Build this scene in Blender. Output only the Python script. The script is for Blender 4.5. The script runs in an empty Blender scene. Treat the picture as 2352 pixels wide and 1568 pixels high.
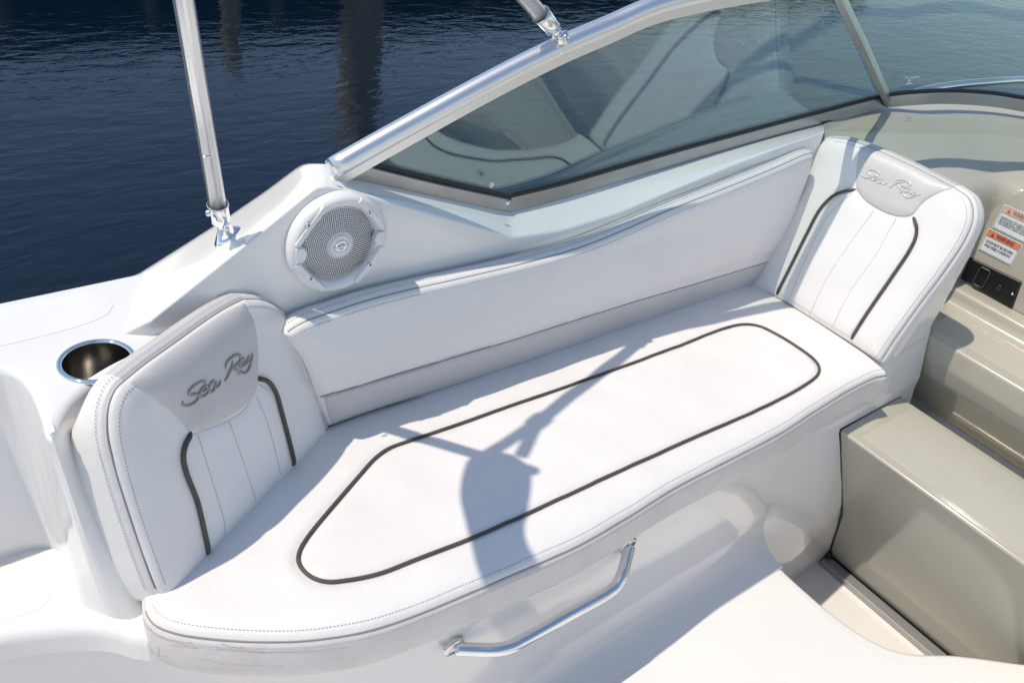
import bpy, bmesh, math, random
import numpy as np
from mathutils import Vector, Matrix
from mathutils.bvhtree import BVHTree
random.seed(7)
S = bpy.context.scene
COL = S.collection

# ---------------------------------------------------------------- camera
RC = np.array([[0.7892983725938718, 0.25568927631955707, -0.5582392614245676],
               [-0.5962605117610271, 0.5362035657581241, -0.5974605745844248],
               [0.14656562057707637, 0.8044306869105966, 0.5756820205820242]])
FP, CX, CY, CH = 1943.376, 1176.0, 784.0, 1.55
cd = bpy.data.cameras.new('camera')
cam = bpy.data.objects.new('camera', cd)
COL.objects.link(cam)
M4 = Matrix([list(RC[0]) + [0], list(RC[1]) + [0], list(RC[2]) + [CH], [0, 0, 0, 1]])
cam.matrix_world = M4
cd.sensor_width = 36
cd.lens = FP / 2352 * 36
cd.clip_start = 0.02
cd.clip_end = 3000
S.camera = cam

# ---------------------------------------------------------------- sky, sun, exposure
SUN = Vector((-0.475, 0.18, 1.0)).normalized()
w = bpy.data.worlds.new('World')
S.world = w
w.use_nodes = True
nt = w.node_tree
sky = nt.nodes.new('ShaderNodeTexSky')
sky.sky_type = 'NISHITA'
sky.sun_disc = False
sky.sun_elevation = math.asin(SUN.z)
sky.sun_rotation = math.atan2(SUN.x, SUN.y)
sky.air_density = 1.0
sky.dust_density = 0.4
sky.ozone_density = 1.0
hs = nt.nodes.new('ShaderNodeHueSaturation')
hs.inputs['Saturation'].default_value = 0.95
nt.links.new(sky.outputs[0], hs.inputs['Color'])
nt.links.new(hs.outputs[0], nt.nodes['Background'].inputs[0])
nt.nodes['Background'].inputs[1].default_value = 0.145
sl = bpy.data.lights.new('sun', 'SUN')
sl.energy = 3.1
sl.angle = math.radians(0.55)
sl.color = (1.0, 0.91, 0.79)
so = bpy.data.objects.new('sun', sl)
COL.objects.link(so)
so.rotation_euler = (-SUN).to_track_quat('-Z', 'Y').to_euler()
S.view_settings.view_transform = 'Standard'
S.view_settings.look = 'None'
S.view_settings.exposure = 0.11
S.view_settings.gamma = 1
S.view_settings.use_curve_mapping = False

# ---------------------------------------------------------------- helpers
ORG = np.array([0, 0, CH])
def ray(px, py):
    return RC @ np.array([px - CX, -(py - CY), -FP])
def at(px, py, X=None, Y=None, Z=None):
    "world point seen at a pixel, on a plane of known X, Y or Z"
    r = ray(px, py)
    t = X / r[0] if X is not None else Y / r[1] if Y is not None else (Z - CH) / r[2]
    return ORG + r * t
def onp(px, py, p0, n):
    r = ray(px, py); n = np.array(n, float)
    return ORG + r * (np.dot(np.array(p0) - ORG, n) / np.dot(r, n))
def vec(*a): return np.array(a, float)
def unit(v): return v / (np.linalg.norm(v) + 1e-12)

def cat(P, n, closed=False):
    "centripetal-ish smooth curve through points, n samples evenly spaced by length"
    P = [np.array(p, float) for p in P]
    if closed: Q = [P[-1]] + P + [P[0], P[1]]
    else: Q = [2 * P[0] - P[1]] + P + [2 * P[-1] - P[-2]]
    out = []
    for i in range(1, len(Q) - 2):
        p0, p1, p2, p3 = Q[i - 1:i + 3]
        d = lambda a, b: max(np.linalg.norm(a - b) ** .5, 1e-6)
        t0, t1 = 0, d(p0, p1); t2 = t1 + d(p1, p2); t3 = t2 + d(p2, p3)
        for k in range(24):
            t = t1 + (t2 - t1) * k / 24
            a1 = (t1 - t) / (t1 - t0) * p0 + (t - t0) / (t1 - t0) * p1
            a2 = (t2 - t) / (t2 - t1) * p1 + (t - t1) / (t2 - t1) * p2
            a3 = (t3 - t) / (t3 - t2) * p2 + (t - t2) / (t3 - t2) * p3
            b1 = (t2 - t) / (t2 - t0) * a1 + (t - t0) / (t2 - t0) * a2
            b2 = (t3 - t) / (t3 - t1) * a2 + (t - t1) / (t3 - t1) * a3
            out.append((t2 - t) / (t2 - t1) * b1 + (t - t1) / (t2 - t1) * b2)
    out.append(Q[-2])
    return resample(out, n, closed)
def resample(P, n, closed=False, par=None):
    P = np.array(P, float)
    s = np.r_[0, np.cumsum(np.linalg.norm(np.diff(P, axis=0), axis=1))]
    q = np.linspace(0, 1, n, endpoint=not closed) if par is None else np.array(par)
    q = q * s[-1]
    return np.stack([np.interp(q, s, P[:, i]) for i in range(P.shape[1])], 1)

WL = {}
def link(o, parent=None, origin=None):
    COL.objects.link(o)
    if parent is not None: o.parent = parent
    return o
def thing(name, label, cat_, loc=(0, 0, 0), group=None):
    o = bpy.data.objects.new(name, None)
    o.empty_display_size = .05
    COL.objects.link(o)
    o.location = loc; WL[o.name] = vec(*loc)
    o['label'] = label; o['category'] = cat_
    if group: o['group'] = group
    return o
def obj(name, V, F, mat, parent=None, smooth=True, loc=None, label=None, kind=None, bevel=None, angle=None, cate=None, solid=None):
    if parent is not None: base = WL[parent.name]
    else: base = vec(*(loc if loc is not None else (0, 0, 0)))
    V = np.array(V, float) - base
    me = bpy.data.meshes.new(name)
    me.from_pydata(V.tolist(), [], [list(map(int, f)) for f in F])
    me.update()
    bm = bmesh.new(); bm.from_mesh(me)
    bmesh.ops.remove_doubles(bm, verts=bm.verts, dist=1e-6)
    bmesh.ops.recalc_face_normals(bm, faces=bm.faces)
    bm.to_mesh(me); bm.free()
    if mat is not None: me.materials.append(mat)
    if smooth:
        me.polygons.foreach_set('use_smooth', [True] * len(me.polygons))
        if angle: me.set_sharp_from_angle(angle=math.radians(angle))
    o = bpy.data.objects.new(name, me)
    COL.objects.link(o)
    if parent is not None:
        o.parent = parent; WL[o.name] = WL[parent.name]
    else:
        o.location = base; WL[o.name] = base
    if label: o['label'] = label
    if kind: o['kind'] = kind
    if cate: o['category'] = cate
    if solid:
        m = o.modifiers.new('solid', 'SOLIDIFY'); m.thickness = solid; m.offset = -1
    if bevel:
        m = o.modifiers.new('bevel', 'BEVEL'); m.width = bevel; m.segments = 4
        m.limit_method = 'ANGLE'; m.angle_limit = math.radians(28)
        m.harden_normals = True
        me.polygons.foreach_set('use_smooth', [True] * len(me.polygons))
    return o

class G:
    "collects shapes into one mesh"
    def __init__(s): s.V = []; s.F = []
    def add(s, V, F):
        k = len(s.V); s.V += [np.array(v, float) for v in V]; s.F += [[i + k for i in f] for f in F]; return s
    def grid(s, rows, cu=False, cv=False):
        k = len(s.V); n = len(rows); m = len(rows[0])
        for r in rows: s.V += [np.array(p, float) for p in r]
        for i in range(n if cv else n - 1):
            for j in range(m if cu else m - 1):
                a, b = i, (i + 1) % n; c, d = j, (j + 1) % m
                s.F.append([k + a * m + c, k + a * m + d, k + b * m + d, k + b * m + c])
        return s
    def cap(s, pts):
        k = len(s.V); s.V += [np.array(p, float) for p in pts]; s.F.append(list(range(k, k + len(pts)))); return s
    def tube(s, P, r, n=16, caps=True, flute=None, up=(0, 0, 1), ell=1.0):
        P = np.array(P, float); m = len(P)
        T = np.gradient(P, axis=0); T = T / np.linalg.norm(T, axis=1)[:, None]
        u = vec(*up)
        if abs(np.dot(unit(u), T[0])) > .95: u = vec(1, 0, 0)
        u = unit(u - T[0] * np.dot(u, T[0]))
        rr = r if hasattr(r, '__len__') else [r] * m
        rows = []
        for i in range(m):
            u = unit(u - T[i] * np.dot(u, T[i])); v = np.cross(T[i], u)
            row = []
            for k in range(n):
                a = 2 * math.pi * k / n; q = rr[i] * (flute(a) if flute else 1)
                row.append(P[i] + (u * math.cos(a) * ell + v * math.sin(a)) * q)
            rows.append(row)
        s.grid(rows, cu=True)
        if caps: s.cap(rows[0]); s.cap(rows[-1])
        return s
    def sweep(s, P, prof, up, closed=False, caps=True):
        P = np.array(P, float); m = len(P)
        T = (np.roll(P, -1, 0) - np.roll(P, 1, 0)) if closed else np.gradient(P, axis=0)
        T = T / np.linalg.norm(T, axis=1)[:, None]
        rows = []
        for i in range(m):
            u0 = vec(*up) if not callable(up) else up(i)
            sd = unit(np.cross(T[i], u0)); u = unit(np.cross(sd, T[i]))
            rows.append([P[i] + sd * a + u * b for a, b in prof])
        s.grid(rows, cu=True, cv=closed)
        if caps and not closed: s.cap(rows[0]); s.cap(rows[-1])
        return s
    def lathe(s, prof, c, ax, n=48, caps=False):
        ax = unit(vec(*ax)); t = vec(1, 0, 0) if abs(ax[0]) < .8 else vec(0, 1, 0)
        u = unit(np.cross(ax, t)); v = np.cross(ax, u)
        rows = [[vec(*c) + (u * math.cos(2 * math.pi * k / n) + v * math.sin(2 * math.pi * k / n)) * r + ax * h for k in range(n)] for r, h in prof]
        s.grid(rows, cu=True)
        if caps: s.cap(rows[0]); s.cap(rows[-1])
        return s
    def box(s, c, dx, dy, dz, ax=None):
        A = np.eye(3) if ax is None else np.array(ax)
        V = [vec(*c) + A[0] * dx * i + A[1] * dy * j + A[2] * dz * k for i in (-.5, .5) for j in (-.5, .5) for k in (-.5, .5)]
        return s.add(V, [[0, 1, 3, 2], [4, 6, 7, 5], [0, 4, 5, 1], [2, 3, 7, 6], [0, 2, 6, 4], [1, 5, 7, 3]])
    def o(s, name, mat, parent=None, **k): return obj(name, s.V, s.F, mat, parent, **k)

def bvh_of(o):
    me = o.data; L = Vector(WL[o.name])
    return BVHTree.FromPolygons([v.co + L for v in me.vertices], [tuple(p.vertices) for p in me.polygons])
def hit(b, px, py):
    r = Vector(ray(px, py)).normalized()
    h = b.ray_cast(Vector(ORG), r)
    if h[0] is None: return None
    n = h[1]
    if n.dot(r) > 0: n = -n
    return np.array(h[0]), np.array(n)
def surf_path(b, pix, off=0, n=80, smooth=True, closed=False):
    p = cat([vec(*q) for q in pix], n, closed) if smooth else resample([vec(*q) for q in pix], n)
    P, N = [], []
    for q in p:
        h = hit(b, *q)
        if h is None: continue
        P.append(h[0] + h[1] * off); N.append(h[1])
    return np.array(P), np.array(N)
def smooth_path(P, k=2, closed=False):
    P = np.array(P)
    for _ in range(k):
        Q = P.copy()
        if closed: Q = (np.roll(P, 1, 0) + 2 * P + np.roll(P, -1, 0)) / 4
        else: Q[1:-1] = (P[:-2] + 2 * P[1:-1] + P[2:]) / 4
        P = Q
    return P

def coons(c0, c1, d0, d1, U, V_):
    n, m = len(U), len(V_)
    c0 = resample(c0, n, par=U); c1 = resample(c1, n, par=U); d0 = resample(d0, m, par=V_); d1 = resample(d1, m, par=V_)
    rows = []
    for j, v in enumerate(V_):
        row = []
        for i, u in enumerate(U):
            p = (1 - v) * c0[i] + v * c1[i] + (1 - u) * d0[j] + u * d1[j] - ((1 - u) * (1 - v) * c0[0] + u * (1 - v) * c0[-1] + (1 - u) * v * c1[0] + u * v * c1[-1])
            row.append(p)
        rows.append(row)
    return np.array(rows)
def dens(n):
    t = np.linspace(0, 1, n)
    return .5 * t + .5 * (.5 - .5 * np.cos(math.pi * t))

def stitch(g, P, N, ln=.0034, gap=.0022, wd=.0011, ht=.0006):
    P = np.array(P); N = np.array(N)
    s = np.r_[0, np.cumsum(np.linalg.norm(np.diff(P, axis=0), axis=1))]
    x = gap
    while x + ln < s[-1]:
        a = np.array([np.interp(x, s, P[:, i]) for i in range(3)]); b = np.array([np.interp(x + ln, s, P[:, i]) for i in range(3)])
        nn = unit(np.array([np.interp(x, s, N[:, i]) for i in range(3)])); t = unit(b - a); sd = np.cross(t, nn)
        g.box((a + b) / 2 + nn * ht * .3, ln, wd, ht, [t, sd, nn])
        x += ln + gap

def patch(b, c0, c1, d0, d1, nu=30, nv=30, puff=.004, base=.0006, edge=.15):
    "raised panel sewn on a cushion: boundary given in the picture, real points on the surface"
    cc = [cat([vec(*q) for q in c], 60) for c in (c0, c1, d0, d1)]
    U, V_ = dens(nu), dens(nv)
    pg = coons(cc[0], cc[1], cc[2], cc[3], U, V_)
    rows = []
    for j, v in enumerate(V_):
        row = []
        for i, u in enumerate(U):
            h = hit(b, *pg[j, i])
            if h is None: row.append(None); continue
            e = min(u, 1 - u, v, 1 - v) / edge
            k = 1 - (1 - min(e, 1)) ** 2
            row.append(h[0] + h[1] * (base + puff * k - (.0035 if e <= 0 else 0)))
        rows.append(row)
    # fill misses
    for j in range(nv):
        for i in range(nu):
            if rows[j][i] is None:
                best = min(((abs(a - j) + abs(c - i), a, c) for a in range(nv) for c in range(nu) if rows[a][c] is not None))
                rows[j][i] = rows[best[1]][best[2]] + vec(0, 0, 0)
    return rows

def cushion(root, c0, c1, d0, d1, N, T, mat, matb, roll=.014, R=.035, nu=60, nv=40, extra=None, name='cover', bulge=.008, bname='boxing', wrinkle=0.0, tf=None):
    "padded cushion: face between four boundary curves, boxing band round it; returns face, boxing, bvh, boundary loop, outward dirs"
    N = unit(vec(*N)); U, V_ = dens(nu), dens(nv)
    g0 = coons(c0, c1, d0, d1, U, V_)
    loop = np.concatenate([g0[0, :-1], g0[:-1, -1], g0[-1, :0:-1], g0[:0:-1, 0]])
    A = loop; B = np.roll(loop, -1, 0)
    def dist(p):
        ab = B - A; t = np.clip(((p - A) * ab).sum(1) / ((ab * ab).sum(1) + 1e-12), 0, 1)
        return np.min(np.linalg.norm(A + ab * t[:, None] - p, axis=1))
    rows = []
    for j in range(nv):
        row = []
        for i in range(nu):
            p = g0[j, i]; d = dist(p); q = 1 - min(d / R, 1)
            h = roll * math.sqrt(max(1 - q * q, 0)) + .004 * min(d / .15, 1)
            if extra: h += extra(p, d)
            row.append(p + N * h)
        rows.append(row)
    fo = G().grid(rows).o(name, mat, root)
    tan = unit_rows(np.roll(loop, -1, 0) - np.roll(loop, 1, 0))
    out = np.cross(tan, N); out = unit_rows(out)
    c = loop.mean(0)
    if ((loop - c) * out).sum() < 0: out = -out
    for _ in range(3): out = unit_rows((np.roll(out, 1, 0) + 2 * out + np.roll(out, -1, 0)) / 4)
    prof = [(0, -.0002), (.0002, .0032), (.0035, .0045), (bulge * .8, .012), (bulge, .03), (bulge, T * .6), (bulge * .6, T - .012), (0, T - .002), (-.012, T), (-.05, T)]
    K = np.array([tf(p) for p in loop])[:, None] if tf else 1.0
    rr = [loop + out * a * (1 if b < .01 else K ** .5) - N * b * (1 if b < .01 else K) for a, b in prof]
    gb = G().grid(rr, cu=True)
    bo = gb.o(bname, matb, root)
    return fo, bo, bvh_of(fo), bvh_of(bo), loop, out, N
def unit_rows(a): return a / (np.linalg.norm(a, axis=1)[:, None] + 1e-12)

def slab(name, outline, zt, zb, r, mat, parent, holes=(), draft=0.0, sm=True, bottom=None, **k):
    "horizontal plate with a rounded top edge and walls; outline counter-clockwise"
    P = np.array(outline, float); n = len(P)
    area = .5 * np.sum(P[:, 0] * np.roll(P[:, 1], -1) - np.roll(P[:, 0], -1) * P[:, 1])
    if area < 0: P = P[::-1]
    t = unit_rows(np.roll(P, -1, 0) - np.roll(P, 1, 0)); o = np.stack([t[:, 1], -t[:, 0]], 1)
    bm = bmesh.new(); rings = []
    def ring(off, z):
        vs = [bm.verts.new((P[i, 0] + o[i, 0] * off, P[i, 1] + o[i, 1] * off, z)) for i in range(n)]
        rings.append(vs)
    for a in (90, 70, 50, 30, 12, 0):
        a = math.radians(a); ring(-r + r * math.cos(a), zt - r + r * math.sin(a))
    if bottom is None: ring(draft, zb)
    else:
        B_ = np.array(bottom, float)
        if area < 0: B_ = B_[::-1]
        for q in np.linspace(.25, 1, 4):
            rings.append([bm.verts.new((P[i, 0] * (1 - q) + B_[i, 0] * q, P[i, 1] * (1 - q) + B_[i, 1] * q, (zt - r) * (1 - q) + zb * q)) for i in range(n)])
    for a, b in zip(rings[:-1], rings[1:]):
        for i in range(n): bm.faces.new([a[i], a[(i + 1) % n], b[(i + 1) % n], b[i]])
    ed = [bm.edges.get((rings[0][i], rings[0][(i + 1) % n])) for i in range(n)]
    for h in holes:
        hv = [bm.verts.new((p[0], p[1], zt)) for p in h]
        ed += [bm.edges.new((hv[i], hv[(i + 1) % len(hv)])) for i in range(len(hv))]
    bmesh.ops.triangle_fill(bm, use_beauty=True, use_dissolve=False, edges=ed)
    bm.verts.index_update()
    V = [tuple(v.co) for v in bm.verts]; F = [[v.index for v in f.verts] for f in bm.faces]
    bm.free()
    return obj(name, V, F, mat, parent, smooth=sm, angle=35, **k)

# ---------------------------------------------------------------- materials
def mat(name, col, rough=.4, metal=0, coat=0, bump=None, spec=.5, tint=None, alpha=None, coatr=.05):
    m = bpy.data.materials.new(name); m.use_nodes = True; t = m.node_tree; b = t.nodes['Principled BSDF']
    b.inputs['Base Color'].default_value = (*col, 1); b.inputs['Roughness'].default_value = rough
    b.inputs['Metallic'].default_value = metal; b.inputs['Coat Weight'].default_value = coat
    b.inputs['Coat Roughness'].default_value = coatr
    b.inputs['Specular IOR Level'].default_value = spec
    tc = t.nodes.new('ShaderNodeTexCoord')
    if tint:   # slow uneven colour: (second colour, scale, amount)
        nz = t.nodes.new('ShaderNodeTexNoise'); nz.inputs['Scale'].default_value = tint[1]; nz.inputs['Detail'].default_value = 6
        t.links.new(tc.outputs['Object'], nz.inputs['Vector'])
        rp = t.nodes.new('ShaderNodeMapRange'); rp.inputs['From Min'].default_value = .45; rp.inputs['From Max'].default_value = .75; rp.inputs['To Max'].default_value = tint[2]
        t.links.new(nz.outputs[0], rp.inputs[0])
        mx = t.nodes.new('ShaderNodeMix'); mx.data_type = 'RGBA'
        mx.inputs[6].default_value = (*col, 1); mx.inputs[7].default_value = (*tint[0], 1)
        t.links.new(rp.outputs[0], mx.inputs[0]); t.links.new(mx.outputs[2], b.inputs['Base Color'])
        mr = t.nodes.new('ShaderNodeMapRange'); mr.inputs['To Min'].default_value = rough * .85; mr.inputs['To Max'].default_value = min(rough * 1.25, 1)
        t.links.new(nz.outputs[0], mr.inputs[0]); t.links.new(mr.outputs[0], b.inputs['Roughness'])
    if bump:   # list of (scale, strength, distance, kind)
        prev = None
        for sc, st, di, kind in bump:
            if kind == 'voronoi':
                q = t.nodes.new('ShaderNodeTexVoronoi'); q.feature = 'F1'; out = q.outputs['Distance']
            elif kind == 'dots':
                q = t.nodes.new('ShaderNodeTexVoronoi'); q.feature = 'F1'; q.inputs['Randomness'].default_value = 0.0; out = q.outputs['Distance']
            else:
                q = t.nodes.new('ShaderNodeTexNoise'); q.inputs['Detail'].default_value = 4; out = q.outputs[0]
            q.inputs['Scale'].default_value = sc
            t.links.new(tc.outputs['Object'], q.inputs['Vector'])
            bp = t.nodes.new('ShaderNodeBump'); bp.inputs['Strength'].default_value = st; bp.inputs['Distance'].default_value = di
            t.links.new(out, bp.inputs['Height'])
            if prev: t.links.new(prev.outputs[0], bp.inputs['Normal'])
            prev = bp
        t.links.new(prev.outputs[0], b.inputs['Normal'])
    return m
LEA = [(5, .3, .02, 'n'), (38, .12, .003, 'n'), (260, .55, .0008, 'n'), (520, .4, .0005, 'voronoi')]
vinyl = mat('white vinyl', (.83, .80, .762), .42, bump=LEA, tint=((.72, .69, .64), 5, .35))
vinyl2 = mat('white vinyl inset', (.82, .80, .775), .45, bump=[(9, .2, .008, 'n'), (420, .25, .0004, 'n')], tint=((.74, .72, .69), 7, .25))
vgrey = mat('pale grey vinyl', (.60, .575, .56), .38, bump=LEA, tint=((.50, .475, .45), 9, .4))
vbox = mat('worn boxing vinyl', (.73, .69, .655), .5, bump=[(30, .35, .004, 'n')] + LEA[1:], tint=((.64, .57, .50), 16, .5))
gel = mat('white gelcoat', (.83, .81, .77), .12, coat=.6, bump=[(2.2, .12, .02, 'n'), (900, .02, .0002, 'n')], tint=((.77, .765, .74), 3, .4))
gel_ns = mat('white nonskid gelcoat', (.83, .81, .77), .38, bump=[(330, .45, .0006, 'dots'), (2, .1, .01, 'n')], tint=((.74, .73, .70), 4, .5))
beige = mat('beige gelcoat', (.455, .43, .35), .15, coat=.5, bump=[(3, .12, .02, 'n'), (700, .03, .0003, 'n')], tint=((.40, .37, .29), 4, .5))
beige_ns = mat('beige nonskid', (.48, .46, .385), .32, bump=[(200, .7, .0010, 'dots')], tint=((.45, .43, .36), 5, .5))
chrome = mat('chrome', (.86, .86, .85), .045, metal=1, bump=[(40, .03, .001, 'n')])
steel = mat('stainless', (.74, .73, .71), .16, metal=1, tint=((.55, .50, .42), 12, .4))
steeld = mat('stained stainless', (.44, .42, .39), .22, metal=1, tint=((.22, .19, .15), 22, .8))
alu = mat('satin aluminium', (.80, .81, .82), .40, metal=1, bump=[(160, .05, .0005, 'n')])
alud = mat('anodised frame', (.40, .41, .42), .34, metal=1, tint=((.28, .28, .29), 8, .5))
black = mat('black rubber', (.012, .012, .013), .45)
blackp = mat('black plastic', (.008, .008, .009), .38, bump=[(300, .1, .0005, 'n')])
hole = mat('speaker hole', (.02, .018, .016), .9)
plast = mat('white plastic', (.80, .79, .78), .36, bump=[(300, .03, .0003, 'n')], tint=((.62, .60, .55), 18, .4))
pipem = mat('charcoal piping', (.085, .073, .064), .6, bump=[(500, .5, .001, 'n')], tint=((.045, .04, .037), 60, .7))
thread = mat('thread', (.42, .39, .36), .8)
seam = mat('dark seam thread', (.30, .28, .26), .8)  # dark thread sunk along the sewn seams
logo_shade = mat('shaded lettering', (.34, .32, .27), .35, metal=.3)  # aft copy of the silvery print, shade put into its colour
logo_lit = mat('sunlit lettering', (.62, .60, .56), .3, metal=.3)  # forward copy of the same print, sunlight put into its colour
labelw = mat('label white', (.78, .80, .80), .3)
labelo = mat('label orange', (.78, .24, .13), .35)
ink = mat('label ink', (.03, .035, .04), .5)
canvas = mat('navy canvas', (.03, .04, .08), .8, bump=[(60, .4, .003, 'n')])
wood = mat('creosoted timber', (.035, .028, .02), .85, bump=[(30, .6, .01, 'n')], tint=((.075, .06, .04), 6, .8))
pile = mat('weathered piling', (.46, .38, .24), .8, bump=[(18, .6, .01, 'n')], tint=((.22, .18, .11), 5, .8))

# glass: clear green tint with a mirror share that follows the angle of view
glass = bpy.data.materials.new('tinted glass'); glass.use_nodes = True
t = glass.node_tree; t.nodes.clear()
ou = t.nodes.new('ShaderNodeOutputMaterial'); tr = t.nodes.new('ShaderNodeBsdfTransparent'); tr.inputs[0].default_value = (.91, .965, .95, 1)
gl = t.nodes.new('ShaderNodeBsdfGlossy'); gl.inputs['Roughness'].default_value = .012; gl.inputs[0].default_value = (.82, 1, .95, 1)
ge = t.nodes.new('ShaderNodeNewGeometry'); dt = t.nodes.new('ShaderNodeVectorMath'); dt.operation = 'DOT_PRODUCT'
t.links.new(ge.outputs['Incoming'], dt.inputs[0]); t.links.new(ge.outputs['Normal'], dt.inputs[1])
def mth(op, a, b=None):
    n = t.nodes.new('ShaderNodeMath'); n.operation = op
    if hasattr(a, 'is_output'): t.links.new(a, n.inputs[0])
    else: n.inputs[0].default_value = a
    if b is not None:
        if hasattr(b, 'is_output'): t.links.new(b, n.inputs[1])
        else: n.inputs[1].default_value = b
    return n.outputs[0]
c_ = mth('ABSOLUTE', dt.outputs['Value']); f5 = mth('POWER', mth('SUBTRACT', 1.0, c_), 5.0)
fr = mth('MINIMUM', mth('ADD', mth('MULTIPLY', f5, .15), .105), 1.0)
mx = t.nodes.new('ShaderNodeMixShader'); t.links.new(fr, mx.inputs[0]); t.links.new(tr.outputs[0], mx.inputs[1]); t.links.new(gl.outputs[0], mx.inputs[2])
t.links.new(mx.outputs[0], ou.inputs[0])

# water
water = bpy.data.materials.new('harbour water'); water.use_nodes = True
t = water.node_tree; b = t.nodes['Principled BSDF']
b.inputs['Base Color'].default_value = (.002, .008, .018, 1); b.inputs['Roughness'].default_value = .03
b.inputs['IOR'].default_value = 1.36
tc = t.nodes.new('ShaderNodeTexCoord'); prev = None
for sc, st, di, stretch in ((1.1, .4, .014, (1, 1.8, 1)), (4.0, .5, .0095, (1, 2.6, 1)), (13, .35, .0016, (1, 2.0, 1))):
    mp = t.nodes.new('ShaderNodeMapping'); mp.inputs['Scale'].default_value = stretch; mp.inputs['Rotation'].default_value = (0, 0, .35)
    t.links.new(tc.outputs['Object'], mp.inputs[0])
    q = t.nodes.new('ShaderNodeTexNoise'); q.inputs['Scale'].default_value = sc; q.inputs['Detail'].default_value = 3; q.inputs['Distortion'].default_value = .6
    t.links.new(mp.outputs[0], q.inputs['Vector'])
    bp = t.nodes.new('ShaderNodeBump'); bp.inputs['Strength'].default_value = st; bp.inputs['Distance'].default_value = di
    t.links.new(q.outputs[0], bp.inputs['Height'])
    if prev: t.links.new(prev.outputs[0], bp.inputs['Normal'])
    prev = bp
t.links.new(prev.outputs[0], b.inputs['Normal'])

# ================================================================ SETTING
WZ = -.35
o = obj('water', [(-400, -400, WZ), (400, -400, WZ), (400, 400, WZ), (-400, 400, WZ)], [[0, 1, 2, 3]], water, kind='structure', smooth=False)

# the dock across the fairway (seen mirrored in the water)
DY = 8.9
dock = thing('dock', 'dark timber dock across the water, seen mirrored along the top of the picture', 'dock', (2, DY, WZ))
for i in range(60):
    x = -11 + i * .45
    G().box((x, DY + 1.3, WZ + 1.17), .43, 2.6, .06).o('deck_plank', wood, dock, smooth=False)
G().box((2, DY - .02, WZ + 1.02), 27, .06, .24).o('fascia_board', wood, dock, smooth=False)
G().box((2, DY + 2.6, WZ + .40), 27, .1, 1.5).o('added_backing_board', wood, dock, smooth=False)  # added dark backing, blocks light from behind the dock
for i in range(20):
    x = -10.5 + i * 1.32
    G().tube([(x, DY + .12, WZ - .6), (x, DY + .12, WZ + 1.13)], .12, 12).o('piling', wood, dock)
def mooring(x, y, h, r, lab):
    p = thing('mooring_piling', lab, 'piling', (x, y, WZ), 'mooring pilings along the dock')
    G().tube([(x, y, WZ - .8), (x, y, WZ + h - .05), (x, y, WZ + h)], [r * 1.05, r, r * .96], 24).o('shaft', pile, p)
mooring((DY + .2) * .97 / math.tan(math.radians(60.6)), DY - .15, 2.62, .235, 'thick weathered piling whose long brown reflection reaches the windshield')
mooring((DY + .2) * .97 / math.tan(math.radians(68.7)), DY - .15, 1.38, .10, 'thin short piling with the small broken reflection beside the canopy pole')

# ================================================================ BOAT SHELL
boat = thing('boat', 'white and beige fibreglass motorboat cockpit lying on dark blue water', 'boat', (0.8, 0.3, WZ))

# cockpit sole
fl = [(-1.2, 1.0), (-1.2, -1.3), (3.0, -1.3), (3.0, -.2), (2.2, -.05)]
edge = cat([at(*p, Z=0)[:2] for p in [(2352, 1520), (2200, 1500), (2060, 1490), (1960, 1440), (1820, 1325), (1725, 1230)]], 30)
fl = [vec(*p) for p in fl] + list(edge) + [vec(1.555, .68), vec(1.555, 1.0)]
slab('cockpit_sole', fl, 0, -.31, .014, gel, boat)
ins = [p - unit(p - vec(.8, -.3)) * .035 for p in edge]
slab('nonskid_panel', [vec(-1.1, .59), vec(-1.1, -1.2), vec(2.0, -1.2), vec(2.0, -.06)] + ins[:-3] + [vec(1.49, .59)], .0009, -.002, .0007, gel_ns, boat)
G().box((2.0, -.1, -.305), 2.0, 2.4, .04).o('threshold_floor', gel, boat, smooth=False)

# bench base: front panel swept round the outline, sloping out to the sole
bo_ = cat([(1.548, .60), (1.35, .60), (1.2, .60), (.9, .60), (.62, .605), (.46, .65), (.32, .72), (.22, .785), (.148, .842), (.126, .866), (.093, .892), (.037, .919), (-.016, .938), (-.3, .97), (-.8, .98)], 160)
tn = unit_rows(np.gradient(bo_, axis=0)); nrm = np.stack([-tn[:, 1], tn[:, 0]], 1)   # inboard side
if nrm[10, 1] > 0: nrm = -nrm
def prof_rows(prof, path, nn): return [[vec(p[0] + n[0] * a, p[1] + n[1] * a, z) for p, n in zip(path, nn)] for a, z in prof]
pf = [(-.30, .352), (-.06, .352), (-.05, .35), (-.047, .345), (-.045, .33), (-.046, .25), (-.045, .16), (-.043, .11), (-.040, .08), (-.033, .055), (-.022, .035), (-.006, .018), (.012, .008), (.03, .003), (.05, .0012)]
g = G().grid(prof_rows(pf, bo_, nrm))
g.o('bench_base', gel, boat)
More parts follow.
